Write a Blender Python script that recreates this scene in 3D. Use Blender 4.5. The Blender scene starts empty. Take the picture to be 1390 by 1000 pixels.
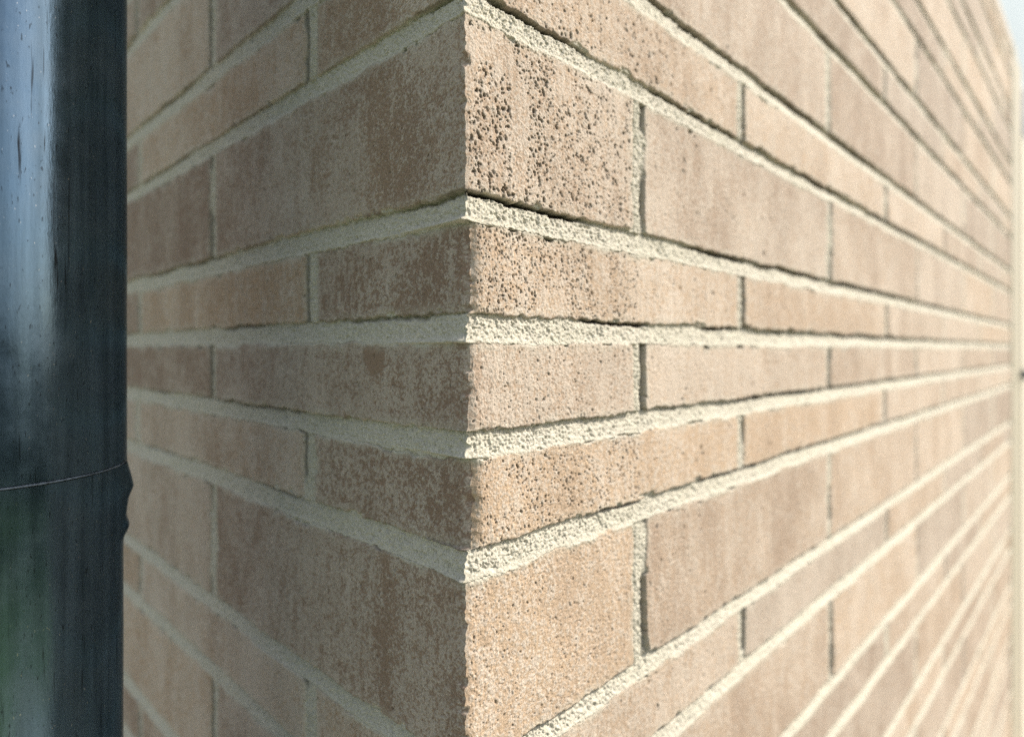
import bpy, math
import numpy as np

# ------------------------------------------------------------------ camera, sky, sun, exposure
sc = bpy.context.scene
COL = sc.collection
EYE = 1.5                                            # the camera's height above the ground, metres
cam_d = bpy.data.cameras.new("camera")
cam = bpy.data.objects.new("camera", cam_d); COL.objects.link(cam)
cam.location = (0, 0, EYE); cam.rotation_euler = (math.radians(90), 0, 0)
cam_d.sensor_width = 36; cam_d.lens = 848 / 1390 * 36
cam_d.shift_y = -25 / 1390
cam_d.clip_start = 0.01; cam_d.clip_end = 2000
cam_d.dof.use_dof = True; cam_d.dof.focus_distance = 0.322; cam_d.dof.aperture_fstop = 3.7
sc.camera = cam

D = 0.30                                             # depth of the arris
CX = -62 / 848 * D
DR = np.array([0.6959, 0.7181]); DL = np.array([-0.7181, 0.6959])      # along the two walls, away from the arris
NR = -DL; NL = -DR                                   # outward normals
C0 = np.array([CX, D])

sa, sb, scu = 0.60, 0.50, 0.66                       # sun: along the sunlit wall, out of it, up
sv = np.append(sa * DR + sb * NR, scu); sv /= np.linalg.norm(sv)
elev = math.asin(sv[2]); azim = math.atan2(sv[0], sv[1])
sun_d = bpy.data.lights.new("sun", 'SUN'); sun = bpy.data.objects.new("sun", sun_d); COL.objects.link(sun)
sun_d.energy = 3.5; sun_d.angle = math.radians(0.5); sun_d.color = (1.0, 0.962, 0.895)
from mathutils import Vector
sun.rotation_euler = Vector(sv.tolist()).to_track_quat('Z', 'Y').to_euler()
sun.location = (1.5, 0, 4)
w = bpy.data.worlds.new("World"); sc.world = w; w.use_nodes = True
nt = w.node_tree; bg = nt.nodes["Background"]
sky = nt.nodes.new("ShaderNodeTexSky"); sky.sky_type = 'NISHITA'; sky.sun_disc = False
sky.sun_elevation = elev; sky.sun_rotation = azim; sky.air_density = 1.0; sky.dust_density = 3.0
# broken cloud added to the sky to whiten its blue fill light
tcw = nt.nodes.new("ShaderNodeTexCoord"); mpw = nt.nodes.new("ShaderNodeMapping"); mpw.inputs['Scale'].default_value = (1, 1, 2.2)
nw = nt.nodes.new("ShaderNodeTexNoise"); nw.inputs['Scale'].default_value = 2.3; nw.inputs['Detail'].default_value = 6; nw.inputs['Roughness'].default_value = .58
mr = nt.nodes.new("ShaderNodeMapRange"); mr.inputs[1].default_value = .40; mr.inputs[2].default_value = .62; mr.inputs[4].default_value = .85
mxw = nt.nodes.new("ShaderNodeMix"); mxw.data_type = 'RGBA'; mxw.inputs[7].default_value = (4.2, 4.4, 4.7, 1)
nt.links.new(tcw.outputs['Generated'], mpw.inputs[0]); nt.links.new(mpw.outputs[0], nw.inputs['Vector']); nt.links.new(nw.outputs['Fac'], mr.inputs[0])
nt.links.new(mr.outputs[0], mxw.inputs[0]); nt.links.new(sky.outputs[0], mxw.inputs[6])
nt.links.new(mxw.outputs[2], bg.inputs[0]); bg.inputs[1].default_value = 0.125
sc.view_settings.view_transform = 'Standard'; sc.view_settings.look = 'None'
sc.view_settings.exposure = 0.92; sc.view_settings.gamma = 1
sc.render.engine = 'CYCLES'
sc.cycles.max_bounces = 6; sc.cycles.diffuse_bounces = 3; sc.cycles.use_denoising = False

# ------------------------------------------------------------------ helpers
def hash2(ix, iy, seed):
    h = (ix.astype(np.uint32) * np.uint32(374761393)) ^ (iy.astype(np.uint32) * np.uint32(668265263)) ^ np.uint32((seed * 2246822519) & 0xffffffff)
    h = (h ^ (h >> np.uint32(13))) * np.uint32(1274126177)
    h = (h ^ (h >> np.uint32(15))) * np.uint32(2246822519)
    h ^= h >> np.uint32(16)
    return (h & np.uint32(0xffffff)).astype(np.float32) / np.float32(0xffffff)

def vn(x, y, seed=0):
    """value noise in 0..1"""
    xf = np.floor(x); yf = np.floor(y)
    fx = (x - xf).astype(np.float32); fy = (y - yf).astype(np.float32)
    ix = xf.astype(np.int64); iy = yf.astype(np.int64)
    fx = fx * fx * (3 - 2 * fx); fy = fy * fy * (3 - 2 * fy)
    a = hash2(ix, iy, seed); b = hash2(ix + 1, iy, seed)
    c = hash2(ix, iy + 1, seed); d = hash2(ix + 1, iy + 1, seed)
    return a + (b - a) * fx + (c - a) * fy + (a - b - c + d) * fx * fy

def fbm(x, y, seed=0, o=4, g=0.5):
    s = 0; a = 1; t = 0
    for i in range(o):
        s = s + a * vn(x * 2**i + 17.3 * i, y * 2**i - 9.1 * i, seed + i * 31); t += a; a *= g
    return s / t

def sstep(a, b, x):
    t = np.clip((x - a) / (b - a), 0, 1); return t * t * (3 - 2 * t)

def tag(o, label=None, cat=None, group=None, kind=None):
    for k, v in (('label', label), ('category', cat), ('group', group), ('kind', kind)):
        if v: o[k] = v

def empty(name, loc=(0, 0, 0)):
    o = bpy.data.objects.new(name, None); COL.objects.link(o); o.location = loc; o.empty_display_size = .1
    return o

def link_mesh(name, me, mat, parent=None):
    o = bpy.data.objects.new(name, me); COL.objects.link(o); me.materials.append(mat)
    if parent:
        o.parent = parent; o.matrix_parent_inverse = parent.matrix_basis.inverted()
    return o

def grid_mesh(name, P, cyc=False, flip=False, keep=None):
    """P: rows x cols x 3; keep = boolean faces to keep"""
    R, Cn = P.shape[:2]
    idx = np.arange(R * Cn).reshape(R, Cn)
    if cyc: idx = np.hstack([idx, idx[:, :1]])
    q = np.stack([idx[:-1, :-1], idx[:-1, 1:], idx[1:, 1:], idx[1:, :-1]], -1)
    if keep is not None: q = q[keep]
    q = q.reshape(-1, 4)
    if flip: q = q[:, ::-1]
    return raw_mesh(name, P.reshape(-1, 3), q)

def raw_mesh(name, V, q):
    V = np.asarray(V, dtype=np.float32)
    q = np.ascontiguousarray(q, dtype=np.int32)
    used = np.zeros(len(V), bool); used[q.ravel()] = True
    remap = np.cumsum(used) - 1
    V = V[used]; q = remap[q].astype(np.int32)
    me = bpy.data.meshes.new(name)
    me.vertices.add(len(V)); me.vertices.foreach_set('co', V.ravel())
    me.loops.add(q.size); me.loops.foreach_set('vertex_index', q.ravel())
    me.polygons.add(len(q))
    me.polygons.foreach_set('loop_start', np.arange(0, q.size, 4, dtype=np.int32))
    me.polygons.foreach_set('use_smooth', np.ones(len(q), dtype=bool))
    me.update(calc_edges=True)
    me['_n'] = len(V)
    return me, used

def box_mesh(name, corner, ax, ay, az, bevel=0.002):
    import bmesh
    bm = bmesh.new()
    c = Vector(corner); X = Vector(ax); Y = Vector(ay); Z = Vector(az)
    vs = [bm.verts.new(c + X * i + Y * j + Z * k) for k in (0, 1) for j in (0, 1) for i in (0, 1)]
    for f in ((0, 2, 3, 1), (4, 5, 7, 6), (0, 1, 5, 4), (2, 6, 7, 3), (0, 4, 6, 2), (1, 3, 7, 5)):
        bm.faces.new([vs[i] for i in f])
    bmesh.ops.recalc_face_normals(bm, faces=bm.faces)
    if bevel: bmesh.ops.bevel(bm, geom=bm.edges[:], offset=bevel, segments=2, affect='EDGES')
    me = bpy.data.meshes.new(name); bm.to_mesh(me); bm.free(); return me

# ------------------------------------------------------------------ materials
class NT:
    def __init__(s, name):
        s.m = bpy.data.materials.new(name); s.m.use_nodes = True
        s.t = s.m.node_tree; s.b = s.t.nodes["Principled BSDF"]
    def n(s, typ, **kw):
        n = s.t.nodes.new(typ)
        for k, v in kw.items():
            if k.startswith('i_'): n.inputs[k[2:].replace('_', ' ')].default_value = v
            else: setattr(n, k, v)
        return n
    def l(s, a, b): s.t.links.new(a, b)
    def mix(s, fac, a, b, blend='MIX'):
        n = s.n('ShaderNodeMix', data_type='RGBA', blend_type=blend)
        for sock, v in ((n.inputs[0], fac), (n.inputs[6], a), (n.inputs[7], b)):
            if hasattr(v, 'links'): s.l(v, sock)
            elif isinstance(v, tuple): sock.default_value = (*v, 1)
            else: sock.default_value = v
        return n.outputs[2]
    def math(s, op, a, b=0.0, clamp=False):
        n = s.n('ShaderNodeMath', operation=op, use_clamp=clamp)
        for sock, v in ((n.inputs[0], a), (n.inputs[1], b)):
            if hasattr(v, 'links'): s.l(v, sock)
            else: sock.default_value = v
        return n.outputs[0]
    def noise(s, scale, detail=3, rough=.55, stretch=None):
        n = s.n('ShaderNodeTexNoise'); n.inputs['Scale'].default_value = scale
        n.inputs['Detail'].default_value = detail; n.inputs['Roughness'].default_value = rough
        tc = s.n('ShaderNodeTexCoord')
        if stretch:
            mp = s.n('ShaderNodeMapping'); mp.inputs['Scale'].default_value = stretch
            s.l(tc.outputs['Object'], mp.inputs[0]); s.l(mp.outputs[0], n.inputs['Vector'])
        else: s.l(tc.outputs['Object'], n.inputs['Vector'])
        return n.outputs['Fac']
    def range(s, v, a, b, c=0., d=1.):
        n = s.n('ShaderNodeMapRange'); s.l(v, n.inputs[0])
        for i, x in enumerate((a, b, c, d)): n.inputs[i + 1].default_value = x
        return n.outputs[0]
    def bump(s, h, strength, dist):
        n = s.n('ShaderNodeBump'); n.inputs['Strength'].default_value = strength; n.inputs['Distance'].default_value = dist
        s.l(h, n.inputs['Height']); s.l(n.outputs[0], s.b.inputs['Normal'])

def mat_masonry():
    k = NT('masonry')
    a = k.n('ShaderNodeAttribute', attribute_name='mask'); sep = k.n('ShaderNodeSeparateColor'); k.l(a.outputs['Color'], sep.inputs[0])
    mortar, film, tone, shade_mask = sep.outputs[0], sep.outputs[1], sep.outputs[2], a.outputs['Alpha']
    fine = k.noise(1500, 3, .65); mid = k.noise(260, 4, .6); low = k.noise(22, 3, .5)
    # fired clay body, warmer or redder from brick to brick
    r = k.n('ShaderNodeValToRGB'); k.l(tone, r.inputs[0]); e = r.color_ramp.elements
    e[0].position = 0; e[0].color = (.215, .145, .102, 1); e[1].position = 1; e[1].color = (.45, .305, .178, 1)
    x = r.color_ramp.elements.new(.5); x.color = (.295, .205, .138, 1)
    clay = k.mix(k.range(mid, .3, .7, 0, .5), r.outputs[0], (.24, .162, .108))
    filmc = k.mix(k.range(low, .35, .65), (.465, .385, .305), (.405, .333, .262))
    filmc = k.mix(k.range(mid, .25, .75, 0, .45), filmc, (.535, .47, .39))
    tv = k.range(tone, 0, 1, .84, 1.08); tvc = k.n('ShaderNodeCombineColor'); [k.l(tv, tvc.inputs[i]) for i in range(3)]
    filmc = k.mix(1.0, filmc, tvc.outputs[0], 'MULTIPLY')
    brick = k.mix(film, clay, filmc)
    mort = k.mix(k.range(mid, .3, .7), (.515, .475, .375), (.435, .40, .318))
    mort = k.mix(k.range(low, .4, .7, 0, .5), mort, (.53, .48, .395))
    c = k.mix(mortar, brick, mort)
    v = k.range(fine, .28, .72, .60, 1.34)
    vv = k.n('ShaderNodeCombineColor'); [k.l(v, vv.inputs[i]) for i in range(3)]
    c = k.mix(1.0, c, vv.outputs[0], 'MULTIPLY')
    c = k.mix(shade_mask, c, (.045, .032, .022))  # near-black shade painted into pits, joint gaps and brick undersides
    k.l(c, k.b.inputs['Base Color'])
    k.b.inputs['Roughness'].default_value = .92; k.b.inputs['Specular IOR Level'].default_value = .2
    k.bump(fine, .55, .0006)
    return k.m

def mat_simple(name, c1, c2, scale, rough, bump=0.0, stretch=None, metallic=0):
    k = NT(name); f = k.noise(scale, 4, .6, stretch)
    k.l(k.mix(k.range(f, .3, .7), c1, c2), k.b.inputs['Base Color'])
    k.b.inputs['Roughness'].default_value = rough; k.b.inputs['Metallic'].default_value = metallic
    if bump: k.bump(f, bump, .002)
    return k.m

def mat_pipe():
    k = NT('weathered dark pipe coating')
    st = k.noise(1.0, 4, .6, (160, 160, 7)); st2 = k.noise(1, 3, .5, (900, 900, 220)); blot = k.noise(45, 4, .6)
    spk = k.noise(900, 1, .5, (1, 1, .45)); dr = k.noise(1, 2, .5, (420, 420, 28))
    c = k.mix(k.range(st, .3, .7), (.085, .13, .17), (.16, .24, .315))
    c = k.mix(k.range(blot, .45, .75, 0, .35), c, (.22, .29, .35))
    c = k.mix(k.range(st2, .65, .70, 0, .7), c, (.03, .035, .04))
    c = k.mix(k.range(spk, .74, .78, 0, .8), c, (.45, .47, .47))
    line = k.noise(1, 2, .5, (420, 420, 14)); c = k.mix(k.math('MULTIPLY', k.range(line, .64, .70), k.range(dr, .50, .60)), c, (.03, .035, .04))
    k.l(c, k.b.inputs['Base Color'])
    k.b.inputs['Metallic'].default_value = .9
    k.l(k.range(blot, .3, .75, .16, .30), k.b.inputs['Roughness'])
    k.b.inputs['Specular Tint'].default_value = (.42, .5, .58, 1)
    k.bump(k.math('ADD', k.math('MULTIPLY', st2, .5), k.math('MULTIPLY', blot, .5)), .13, .0006)
    return k.m

M_WALL = mat_masonry()
M_PIPE = mat_pipe()
M_RIM = mat_simple('scuffed edge of the coating', (.02, .025, .03), (.20, .25, .30), 380, .6)

# ------------------------------------------------------------------ ground
def ground():
    n = 40; t = np.linspace(-1, 1, n); t = np.sign(t) * np.abs(t) ** 2.2 * 500
    X, Yg = np.meshgrid(t, t)
    P = np.stack([X, Yg, np.zeros_like(X)], -1)
    me, _ = grid_mesh('ground', P)
    o = link_mesh('ground', me, mat_simple('short lawn', (.07, .12, .025), (.11, .15, .045), 9, .95, .5)); tag(o, kind='structure')
ground()
def bounce_paving():  # unseen paving, added to bounce warm light onto the shaded wall
    xs = np.linspace(-16, 2.6, 200); ys = np.linspace(-.95, 3.5, 80)
    X, Yg = np.meshgrid(xs, ys); P = np.stack([X, Yg, .004 + .003 * vn(X * 3, Yg * 3, 2)], -1)
    me, _ = grid_mesh('bounce_paving', P)
    o = link_mesh('bounce_paving', me, mat_simple('sandy paving', (.32, .295, .255), (.39, .36, .31), 14, .9, .4)); tag(o, kind='structure')
bounce_paving()
def unseen_hedge():
    # hedge added out of view behind the camera to darken the pipe's low reflections
    g = np.random.default_rng(3); n = 26000
    a = np.radians(g.uniform(-98, 10, n)); dpt = g.beta(1.2, 2.5, n) * .9
    R0 = 5.6 + .5 * vn(a * 5, a * 0, 4); z = g.uniform(0, 1, n) ** .8 * (1.1 + .9 * vn(a * 9, a * 0, 5))
    c = np.stack([np.cos(a) * (R0 + dpt), np.sin(a) * (R0 + dpt), z], -1)
    d1 = g.normal(size=(n, 3)); d1 /= np.linalg.norm(d1, axis=1)[:, None]; d2 = np.cross(d1, g.normal(size=(n, 3))); d2 /= np.linalg.norm(d2, axis=1)[:, None]
    L = g.uniform(.06, .13, n)[:, None]
    V = np.stack([c - d1 * L, c + d2 * L * .5, c + d1 * L, c - d2 * L * .5], 1).reshape(-1, 3)
    me, _ = raw_mesh('unseen_hedge', V, np.arange(4 * n).reshape(-1, 4))
    o = link_mesh('unseen_hedge', me, mat_simple('hedge leaves', (.03, .055, .018), (.06, .095, .03), 3, .7)); tag(o, kind='stuff')
unseen_hedge()

# ------------------------------------------------------------------ the brick courses
PX = D / 848                                          # metres per photograph pixel at the arris
def yy(p): return (475 - p) * PX                      # height relative to the eye
courses = [(588, 465, 0), (424, 300, 1), (258, 18, 0), (-22, -152, 1), (-193, -435, 0), (-474, -600, 1)]
b = -640
while yy(b) < .95:
    courses += [(b, b - 242, 0), (b - 282, b - 407, 1)]; b -= 447
courses += [(750, 627, 1), (1050, 790, 0), (1210, 1085, 1)]
b = 1245
while yy(b) > -1.6:
    courses += [(b + 245, b, 0), (b + 407, b + 282, 1)]; b += 444
courses = sorted([(yy(a), yy(c), p) for a, c, p in courses])
CB = np.array([c[0] for c in courses]); CT = np.array([c[1] for c in courses]); CP = np.array([c[2] for c in courses])
I_C = int(np.argmin(abs(CB - yy(588)))); I_A, I_B, I_D, I_E, I_F, I_G = I_C + 2, I_C + 1, I_C - 1, I_C - 2, I_C + 3, I_C - 3
TOP = .913
def joints(par):
    if par == 0: r = [.151, .528, .937, 1.352, 1.77, 2.19]; l = [.315, .735, 1.15, 1.57, 1.99]
    else: r = [.306, .756, 1.15, 1.56, 1.98, 2.4]; l = [.153, .518, .94, 1.36, 1.78]
    return np.array(sorted([-x for x in l] + r + [-2.4, 2.9]))
JT = {0: joints(0), 1: joints(1)}

# rows: one list of heights shared by both walls, so that they meet along the arris
def rows():
    d = 0.00038; up = [0.0]
    while up[-1] < TOP: up.append(min(up[-1] + d * max(1, up[-1] / .19) ** 1.0 * (1 if up[-1] < .2 else 1.7), TOP))
    dn = [0.0]
    while dn[-1] > -1.5:
        a = -dn[-1]; dn.append(max(dn[-1] - d * max(1, a / .215) * (1 if a < .225 else 1.7) * (1 if a < 1.1 else 4), -1.5))
    return np.array(dn[:0:-1] + up)
Y1 = rows()
def cols(K, V, dmax, smax):
    d = [0.0]
    while d[-1] < dmax: d.append(d[-1] + (.85 if d[-1] < 420 else 1.1))
    d = np.array(d); s = K * d / (V - d); s = s[s < smax]
    st = s[-1] - s[-2]; ex = []
    x = s[-1]
    while x < smax - 1e-6: st *= 1.04; x = min(x + st, smax); ex.append(x)
    return np.append(s, ex)

rng = np.random.default_rng(7)

def arris(Y, ci, inb):
    """how far the corner edge is worn back, per height"""
    r = np.full(len(Y), .0006)
    rc = {I_A: .0004, I_B: .0020, I_C: .0010, I_D: .0026, I_E: .0006, I_F: .0010, I_G: .0014}
    h = np.zeros(len(Y))
    for i in np.unique(ci):
        m = ci == i; h[m] = rc.get(int(i), .0008 + .0012 * ((int(i) * 37) % 10) / 10)
    h = h * (.85 + .3 * vn(Y * 90, Y * 0, 3)) + .0004 * sstep(.7, .95, vn(Y * 150, Y * 0, 6))
    return h

def delta_low(cc, b0, v0, Y):
    tab = {I_A: -.0006, I_B: .0023, I_C: .0011, I_D: .0028, I_E: -.0006, I_F: .0006, I_G: .0012}
    d = np.array([tab.get(int(i), .0012 * ((int(i) * 53) % 7 / 7 - .4)) for i in range(len(CB))])[cc]
    m = -.0014 * sstep(.45, .0, v0) + .0006 * sstep(.5, 1, v0) + .0010 * (vn(Y * 260, Y * 0, 19) - .5)
    for p, a_ in ((793, .0030), (626, .0020), (463, .0016), (296, .0016)):
        m = m - a_ * np.exp(-((Y - yy(p)) / .0011) ** 2)
    return d * b0 + m * (1 - b0) + .0005 * (vn(Y * 120, Y * 0, 16) - .5)

def wall_surface(name, side, s, parent, label):
    """side +1: the sunlit wall, -1: the shaded wall"""
    Y = Y1; R = len(Y); n = len(s)
    U, YY = np.meshgrid(s * side, Y); U = U.astype(np.float64)
    # ragged edges of bricks: shift the lookup a little
    w1 = (fbm(U * 28, YY * 28, 11, 3) - .5) * .0034; w2 = (fbm(U * 210, YY * 210, 12, 3) - .5) * .0026 + (fbm(U * 700, YY * 700, 13, 2) - .5) * .0008
    yw = YY + w1 + w2
    xw = U + ((fbm(U * 25, YY * 25, 21, 3) - .5) * .004 + (fbm(U * 230, YY * 230, 22, 3) - .5) * .0020) * sstep(0, .01, np.abs(U))
    ci = np.searchsorted(CB, yw.ravel()).reshape(yw.shape) - 1      # course whose bottom is below
    ci = np.clip(ci, 0, len(CB) - 1)
    xw = xw + (hash2(ci, ci * 0 + 5, 17) - .5) * .014 * sstep(.1, .6, np.abs(U)) + (hash2(ci, ci * 0 + 9, 18) - .5) * .003
    par = CP[ci]; cb = CB[ci]; ct = CT[ci]
    dyb = yw - cb; dyt = ct - yw                                    # >0 inside
    dist = np.empty_like(YY); bid = np.empty(YY.shape, np.int64); dxl = np.empty_like(YY); dxr = np.empty_like(YY); ju = np.empty_like(YY)
    for p in (0, 1):
        m = par == p; J = JT[p]; x = xw[m]
        k = np.searchsorted(J, x)
        lo = J[np.clip(k - 1, 0, len(J) - 1)]; hi = J[np.clip(k, 0, len(J) - 1)]
        hl = np.where(abs(lo) < .2, .0075, .0064); hh = np.where(abs(hi) < .2, .0075, .0064)
        dxl[m] = x - lo - hl; dxr[m] = hi - hh - x
        bid[m] = k
        # place across the joint, 0..1 from the arris outward, where in a joint
        a = np.where(x - lo < hi - x, (x - lo) / hl, -(hi - x) / hh)
        ju[m] = a * side
    dx = np.minimum(dxl, dxr)
    top_smear = .0011 * (vn(U * 60, YY * 0 + ci * 7.7, 33) - .55)    # mortar lapping over the top edge
    dyt2 = dyt - top_smear
    dy = np.minimum(dyb, dyt2)
    rc = .003                                                         # rounded face corners
    dist = np.where((dx < rc) & (dy < rc), rc - np.hypot(rc - dx, rc - dy), np.minimum(dx, dy))
    chip = sstep(.66, .80, fbm(U * 95, YY * 95, 14, 2)) * .0030 * (.5 + .5 * vn(U * 12, YY * 12, 15))
    dist = dist - chip
    brick = sstep(-.0004, .0004, dist)
    h_id = hash2(bid + 50 + 0 * ci, ci + 100, 91); h_id2 = hash2(bid + 50, ci + 100, 92); h_id3 = hash2(bid + 50, ci + 100, 93)
    # ---- height of the brick face
    rr = .0016
    dd = np.clip(np.minimum(dist + .001, np.minimum(dx, dyb) ) if side > 0 else dist, 0, rr)
    hb = -(rr - np.sqrt(np.maximum(rr * rr - (rr - dd) ** 2, 0))) * .55
    hb += (h_id - .5) * .0014 * sstep(.02, .08, np.abs(U))
    hb += (fbm(U * 18, YY * 18, 41, 3) - .5) * .0014
    rough = (fbm(U * 900, YY * 900, 42, 2) - .5)
    streak = (fbm(U * 420, YY * 38 + 0 * U, 43, 3) - .5)
    grain = fbm(U * 1500, YY * 1500, 44, 2) - .5
    rmask = sstep(.35, .7, fbm(U * 35, YY * 35, 45, 3))
    hb += rough * (.00030 + .00035 * rmask) + streak * .0003 + grain * .00040
    # ---- film of lime on the faces
    f_low = fbm(U * 26 + 3, YY * 11, 51, 3); f_mid = fbm(U * 170, YY * 120, 52, 4, .6); f_f = fbm(U * 900, YY * 900, 53, 2); f_sp = fbm(U * 470, YY * 430, 54, 3, .7)
    bias = np.full(YY.shape, .10) + (h_id2 - .5) * .6
    spk = np.full(YY.shape, .55)
    tone = .1 + .8 * h_id3
    S = np.abs(U)
    def setb(i, sd, bi, sp, to):
        m = (ci == i) & (S < (.151 if (CP[i] == 0) == (sd > 0) else .31)) & (np.sign(side) == sd)
        bias[m] = bi; spk[m] = sp; tone[m] = to
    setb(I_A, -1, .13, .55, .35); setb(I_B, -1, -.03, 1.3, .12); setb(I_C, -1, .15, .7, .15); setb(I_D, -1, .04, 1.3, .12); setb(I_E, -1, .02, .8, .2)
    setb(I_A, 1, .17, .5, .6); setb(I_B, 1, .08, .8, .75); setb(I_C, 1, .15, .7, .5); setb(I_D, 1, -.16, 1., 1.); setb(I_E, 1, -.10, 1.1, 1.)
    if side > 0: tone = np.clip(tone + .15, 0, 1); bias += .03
    fv = (f_low - .5) * 1.0 + (f_mid - .5) * .9 + (f_sp - .5) * 1.9 * spk + (f_f - .5) * .8 + (fbm(U * 330, YY * 36, 55, 3) - .5) * .6 + bias
    if side < 0:
        # bare clay patches: by the arris on the tall brick, and at the head of the thin brick below
        def blob(u, y, ru, ry, a):
            return -a * np.exp(-(((S - u) / ru) ** 2 + ((YY - y) / ry) ** 2) ** 1.5)
        fv += blob(.064, .105, .024, .035, .6) + blob(.083, .150, .016, .025, .35) + blob(.135, .112, .02, .02, .35)
        fv += blob(.077, -.004, .0095, .010, 2.0) + blob(.052, -.012, .010, .012, .35) + blob(.066, -.155, .008, .055, .5) + blob(.035, -.06, .02, .014, .2)
        fv += blob(.10, .035, .02, .02, .25) + blob(.030, .045, .012, .006, .4) + blob(.045, .022, .02, .008, .35)
        sand = .14 * np.exp(-((S - .103 + (YY - .11) * .25) / .008) ** 2)
        fv += sand * (ci == I_A)
    film = sstep(-.42, .40, fv + (fbm(U * 1150, YY * 1150, 59, 2) - .5) * 1.7) * (.80 + .2 * vn(U * 60, YY * 60, 57))
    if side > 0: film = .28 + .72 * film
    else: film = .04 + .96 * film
    hb += film * .00025
    # ---- pits in the faces
    pitd = np.zeros(YY.shape, np.float32)
    def add_pits(y0, y1, s0, s1, count, rmin, rmax, dmin, dmax, falloff=1.0, slant=.5):
        for _ in range(count):
            ps = s0 + (s1 - s0) * rng.random() ** falloff; py = y0 + (y1 - y0) * rng.random()
            if vn(np.array([ps * 55.]), np.array([py * 40.]), 61)[0] < .24: continue
            r_ = rmin + (rmax - rmin) * rng.random() ** 3.4; el = 1.0 + 1.5 * rng.random() ** 2.5; de = dmin + (dmax - dmin) * rng.random()
            an = slant + .5 * (rng.random() - .5); ca, sn = math.cos(an), math.sin(an)
            L = r_ * el * 1.7
            j0, j1 = np.searchsorted(s, (ps - L, ps + L)); i0, i1 = np.searchsorted(Y, (py - L, py + L))
            if j1 <= j0 or i1 <= i0: continue
            du = S[i0:i1, j0:j1] - ps; dv = YY[i0:i1, j0:j1] - py
            a_ = (du * ca + dv * sn) / r_; b_ = (-du * sn + dv * ca) / (r_ * el)
            v = de * (1 - sstep(.55, 1.25, np.sqrt(a_ ** 2 + b_ ** 2) * (.8 + .4 * f_f[i0:i1, j0:j1])))
            pitd[i0:i1, j0:j1] = np.maximum(pitd[i0:i1, j0:j1], v)
    rg = lambda i: (CB[i] + .001, CT[i] - .001)
    if side > 0:
        add_pits(*rg(I_A), .002, .143, 1700, .00020, .00088, .0006, .0018, 1.15)
        add_pits(*rg(I_A), .002, .06, 200, .0004, .0009, .0008, .0022, .9)
        add_pits(*rg(I_B), .004, .150, 1000, 0.0003, .0007, .0005, .0014, 1.1)
        add_pits(*rg(I_C), .002, .143, 260, .0003, .0008, .0003, .001)
        add_pits(*rg(I_D), .004, .150, 750, 0.0003, .0007, .0005, .0014, .8)
        add_pits(*rg(I_E), .002, .143, 900, .00025, .0006, .0003, .0009)
        add_pits(*rg(I_F), .002, .20, 450, .0003, .0010, .0004, .0013)
        add_pits(-.25, .25, .16, .5, 900, .0004, .0012, .0004, .0012, 1.2)
        add_pits(-.25, .25, 0.002, .3, 1200, .0003, .0006, .0003, .0009)
    else:
        add_pits(-.25, .25, .002, .4, 1400, .0003, .0007, .0003, .0009)
    pitd *= brick
    hb += (.0004 if side > 0 else 0) * sstep(.0030, .0, dyt2) * sstep(.35, .6, vn(U * 45, ci * 2.3 + 0 * U, 81)) * (dyt2 > 0)
    # ---- mortar: struck back under the brick above, flush over the brick below
    gapb = np.where(ci + 1 < len(CB), CB[np.clip(ci + 1, 0, len(CB) - 1)], ct + .013)
    v = np.clip((yw - ct) / np.maximum(gapb - ct, .004), 0, 1)      # 0 at the foot of the bed joint, 1 at its head
    bed = (dyt2 <= 0)
    far = sstep(.05, .45, U) if side > 0 else 0 * U
    deep = .0016 + .0020 * far + (.0010 + .0016 * far) * vn(U * 14, YY * 0 + ci * 3.1, 71)
    hm_bed = -.0002 - deep * v
    slot = sstep(.80, .93, v) * sstep(.40, .66, vn(U * 15, ci * 5.3 + 0 * U, 72)) * (.0045 if side > 0 else .0016)
    hm_bed -= slot
    a = ju
    deepv = .0004 + (.0013 if side > 0 else .0007) * vn(U * 9, YY * 9, 74)
    # the gap along the far side of an upright joint (a: -1..0 far half before brick, 0..1)
    uj = np.where(a > 0, a, a)                                        # a>0: beyond the joint's middle, a<0: before it
    pos = np.where(a > 0, a, a)                                       # -1..1 across the joint, outward positive
    gapm = sstep(.20, .55, pos) * sstep(.32, .50, vn(YY * 30, bid * 3.7 + ci * 1.9, 75))
    hm_up = -deepv - gapm * .0036 * (1 if side > 0 else .3) - sstep(-.55, -.9, pos) * .0008
    hm = np.where(bed, hm_bed, hm_up)
    mr = fbm(U * 620, YY * 620, 76, 3, .6) - .5
    hole = sstep(.64, .80, fbm(U * 520 + YY * 200, YY * 330, 77, 2)) * .0011
    rough_m = np.where(bed, .25 + .75 * sstep(.04, .22, v), 1)
    hm += (mr * .0013 + (fbm(U * 1050, YY * 1050, 79, 2) - .5) * .0016 + grain * .0006 - hole * .8) * rough_m + np.where(bed, .0003 * np.exp(-(v / .16) ** 2), 0) + (fbm(U * 90, YY * 90, 78, 2) - .5) * .0010
    h = hm * (1 - brick) + hb * brick - pitd
    # ---- arris
    i0 = np.argmin(s)
    cc = ci[:, i0]; b0 = brick[:, i0]; v0 = v[:, i0]
    hc_b = arris(Y, cc, b0)
    hc_m = .0002 + .0018 * v0 ** 1.3 + .0006 * vn(Y * 300, Y * 0, 8) - .0011 * sstep(.3, .05, v0) * vn(Y * 330, Y * 0, 9)
    hc = (hc_b * b0 + hc_m * (1 - b0))
    width = (.0011 + hc * 1.1)[:, None]
    e = np.exp(-(S / width) ** 1.6)
    h = h * (1 - np.exp(-(S / .0006) ** 2)) * (1 - .75 * e) - hc[:, None] * e
    ss = S + hc[:, None] * np.exp(-S / .009)
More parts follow.
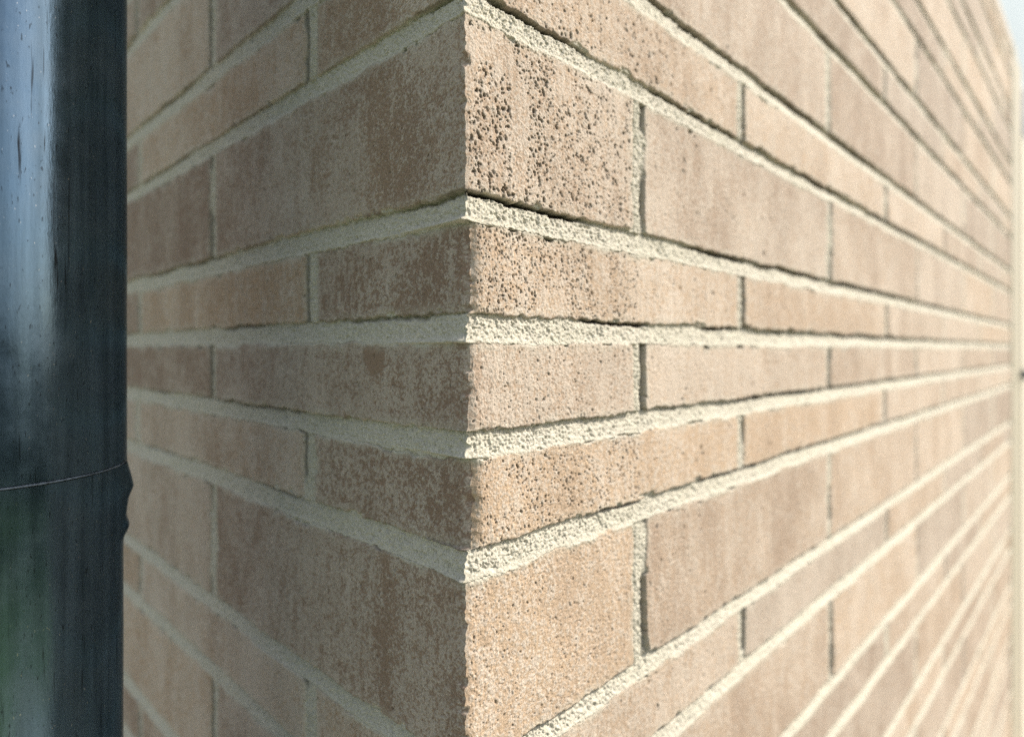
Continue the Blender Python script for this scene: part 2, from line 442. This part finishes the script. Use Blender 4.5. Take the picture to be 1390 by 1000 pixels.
    dl = delta_low(cc, b0, v0, Y)[:, None] * np.exp(-S / .03) + (.0009 * (vn(YY * 700, S * 420, 14) - .5) * (1 + 1.8 * (1 - b0))[:, None] + .0009 * (vn(YY * 380, S * 250, 15) - .5) + .0018 * sstep(.66, .82, vn(YY * 150, S * 120, 18))) * np.exp(-S / .0032)
    if side > 0: ss = ss + dl
    else: h = h - dl
    P = np.empty((R, n, 3), np.float32)
    dvec, nvec = (DR, NR) if side > 0 else (DL, NL)
    for k in (0, 1): P[..., k] = C0[k] + ss * dvec[k] + h * nvec[k]
    P[..., 2] = YY + EYE
    # a lip of mortar smeared on the brick below it
    mort_mask = 1 - brick
    lip = sstep(.0028, .0, dyt2) * sstep(.35, .6, vn(U * 45, ci * 2.3 + 0 * U, 81)) * (dyt2 > 0) * (dx > 0)
    haze = sstep(.007, .0, dist) * .5 * vn(U * 80, YY * 80, 82)
    mort_mask = np.clip(mort_mask + lip * .75 + haze * brick, 0, 1)
    recess_shade = np.clip(pitd / .0010, 0, 1) * .78 + (1 - brick) * np.where(bed, slot / .003 * .7, gapm * .6)  # shade painted into the colour of pits, bed-joint slots and upright gaps
    recess_shade += .5 * brick * sstep(.0016, .0002, dyb) * sstep(.3, .6, vn(U * 40, ci * 1.3 + 0 * U, 83))  # painted shade along the lower edge of each brick
    mask = np.stack([mort_mask, film, np.clip(tone + (f_low - .5) * .5, 0, 1), np.clip(recess_shade, 0, 1)], -1).astype(np.float32)
    me, used = grid_mesh(name, P, flip=(side < 0))
    at = me.attributes.new('mask', 'FLOAT_COLOR', 'POINT')
    at.data.foreach_set('color', mask.reshape(-1, 4)[used].ravel())
    o = link_mesh(name, me, M_WALL, parent); tag(o, label)
    return o

bld = empty('brick_building', (float(CX), D, 0))
tag(bld, 'corner of a tan brick building with pale mortar, left side shaded, right side sunlit', 'building')
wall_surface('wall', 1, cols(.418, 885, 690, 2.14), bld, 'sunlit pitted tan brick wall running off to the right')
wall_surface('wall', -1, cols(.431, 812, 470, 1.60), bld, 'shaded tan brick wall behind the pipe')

def pt(s, nrm, z, side=1):
    d, n = (DR, NR) if side > 0 else (DL, NL)
    p = C0 + s * d + nrm * n
    return (float(p[0]), float(p[1]), z)
def vec(a2, s): return (float(a2[0] * s), float(a2[1] * s), 0)

M_COP = mat_simple('beige coping', (.40, .35, .26), (.48, .43, .33), 60, .8, .3)
M_TRIM = mat_simple('olive beige mastic strip', (.40, .355, .27), (.35, .31, .22), 14, .8, .3, (1, 1, .5))
# coping over both walls, and the narrow return at the far end of the sunlit wall
me = box_mesh('coping', pt(.012, -.25, EYE + TOP + .001), vec(DR, 2.3), vec(NR, .248), (0, 0, .02))
link_mesh('coping', me, M_COP, bld)
me = box_mesh('coping', pt(-.002, -.25, EYE + TOP + .001, -1), vec(DL, 1.6), vec(NL, .248), (0, 0, .018))
link_mesh('coping', me, M_COP, bld)
tr = link_mesh('end_trim', box_mesh('end_trim', pt(2.142, -.05, .0), vec(DR, .255), vec(NR, .052), (0, 0, EYE + .905), .003), M_TRIM, bld)
M_MET = mat_simple('dull steel', (.16, .18, .20), (.24, .26, .28), 80, .5, 0, None, .6)
link_mesh('bolt', box_mesh('bolt', pt(2.35, .002, EYE - .095), vec(DR, .03), vec(NR, .02), (0, 0, .035), .006), M_MET, tr)

# pale rendered wall beyond the brick
rw = link_mesh('rendered_wall', box_mesh('rendered_wall', pt(2.40, -.28, 0), vec(DR, 1.6), vec(NR, .285), (0, 0, EYE + .70), .004),
               mat_simple('cream render', (.70, .62, .50), (.64, .57, .46), 30, .9, .4))
tag(rw, 'smooth cream rendered wall at the far right beyond the brick', 'wall')

# pale block added to stand in for grey-white sky past the wall's end
gb = empty('sky_stand_in', (10.6, 12.2, 0))
tag(gb, 'blurred pale grey block added in place of grey-white sky beyond the far top end of the sunlit brick wall', 'building')
GX, GY = (.866, .5, 0), (-.5, .866, 0)
sc3 = lambda v, k: (v[0] * k, v[1] * k, v[2] * k)
M_G = mat_simple('pale grey render', (.50, .55, .60), (.45, .50, .55), 1.2, .85, .2)
gw = link_mesh('wall', box_mesh('wall', (6.4, 10.7, 0), sc3(GX, 10), sc3(GY, 6), (0, 0, 14), .02), M_G, gb)
for wx in (1.2, 4.1, 7.0):
    for wz in (3.2, 5.8):
        c = Vector((6.4, 10.7, wz)) + Vector(GX) * wx - Vector(GY) * .03
        fr = link_mesh('window', box_mesh('window', c, sc3(GX, 1.2), sc3(GY, .05), (0, 0, 1.3), .01), mat_simple('white frame', (.7, .7, .7), (.6, .6, .6), 5, .5), gb)
        p2 = c + Vector(GX) * .08 - Vector(GY) * .01 + Vector((0, 0, .08))
        link_mesh('pane', box_mesh('pane', p2, sc3(GX, 1.04), sc3(GY, .02), (0, 0, 1.14), .004), mat_simple('dark glass', (.05, .06, .07), (.08, .09, .10), 3, .08), fr)

# ------------------------------------------------------------------ the downpipe
PC = np.array([-.2872, .340]); PR = .0662
ZS = EYE + yy(475) - .0655                                           # height of the seam
pipe = empty('downpipe', (float(PC[0]), float(PC[1]), 0))
tag(pipe, 'dark glossy weathered round downpipe standing in front of the shaded brick wall', 'pipe')
def tube(name, zs, rad_fn, mat, parent, nseg=360):
    th = np.linspace(0, 2 * math.pi, nseg, endpoint=False)
    T, Z = np.meshgrid(th, zs)
    r = rad_fn(T, Z)
    P = np.stack([PC[0] + r * np.cos(T), PC[1] + r * np.sin(T), Z], -1)
    me, _ = grid_mesh(name, P, cyc=True)
    return link_mesh(name, me, mat, parent)
def ad(T, t0): return (T - t0 + math.pi) % (2 * math.pi) - math.pi
TS = math.radians(31.5)                                              # azimuth of the silhouette's side of the pipe
def seam(T): return ZS + .0006 * np.sin(T * 5) + .0003 * np.sin(T * 17)
zu = np.concatenate([[ZS + .001], np.linspace(ZS + .004, EYE + .5, 150), [EYE + 1.2]])
def r_up(T, Z): return PR + .00025 * (fbm(T * 3, Z * 14, 5, 2) - .5)
up = tube('upper_section', zu, r_up, M_PIPE, pipe)
zl = np.concatenate([[0.02, .3, .6], np.linspace(EYE - .55, ZS - .001, 620)])
def r_lo(T, Z):
    dz = (ZS - Z)
    base = PR - .0012 - .0006 * sstep(.0, .03, dz)
    g = np.exp(-(ad(T, TS) / .22) ** 4)
    lug = .0050 * np.interp(dz, [-.01, -.002, .010, .0155, .022, .030, .036], [0, .1, .75, 1, .55, .35, 0]) + .0030 * np.exp(-((dz - .0385) / .005) ** 2)
    return base + g * (lug) + .0004 * (fbm(T * 3, Z * 14, 6, 2) - .5)
lo = tube('lower_section', zl, r_lo, M_PIPE, pipe)
zr = ZS + np.array([-.0006, -.0004, 0, .0004, .0006])
def r_rim(T, Z):
    k = (Z - ZS) / .0006
    return PR - .0010 + .0010 * np.sqrt(np.clip(1 - k * k, 0, 1)) * (.8 + .4 * vn(T * 40, T * 0, 3))
rim = tube('seam_ring', zr, r_rim, M_RIM, pipe)
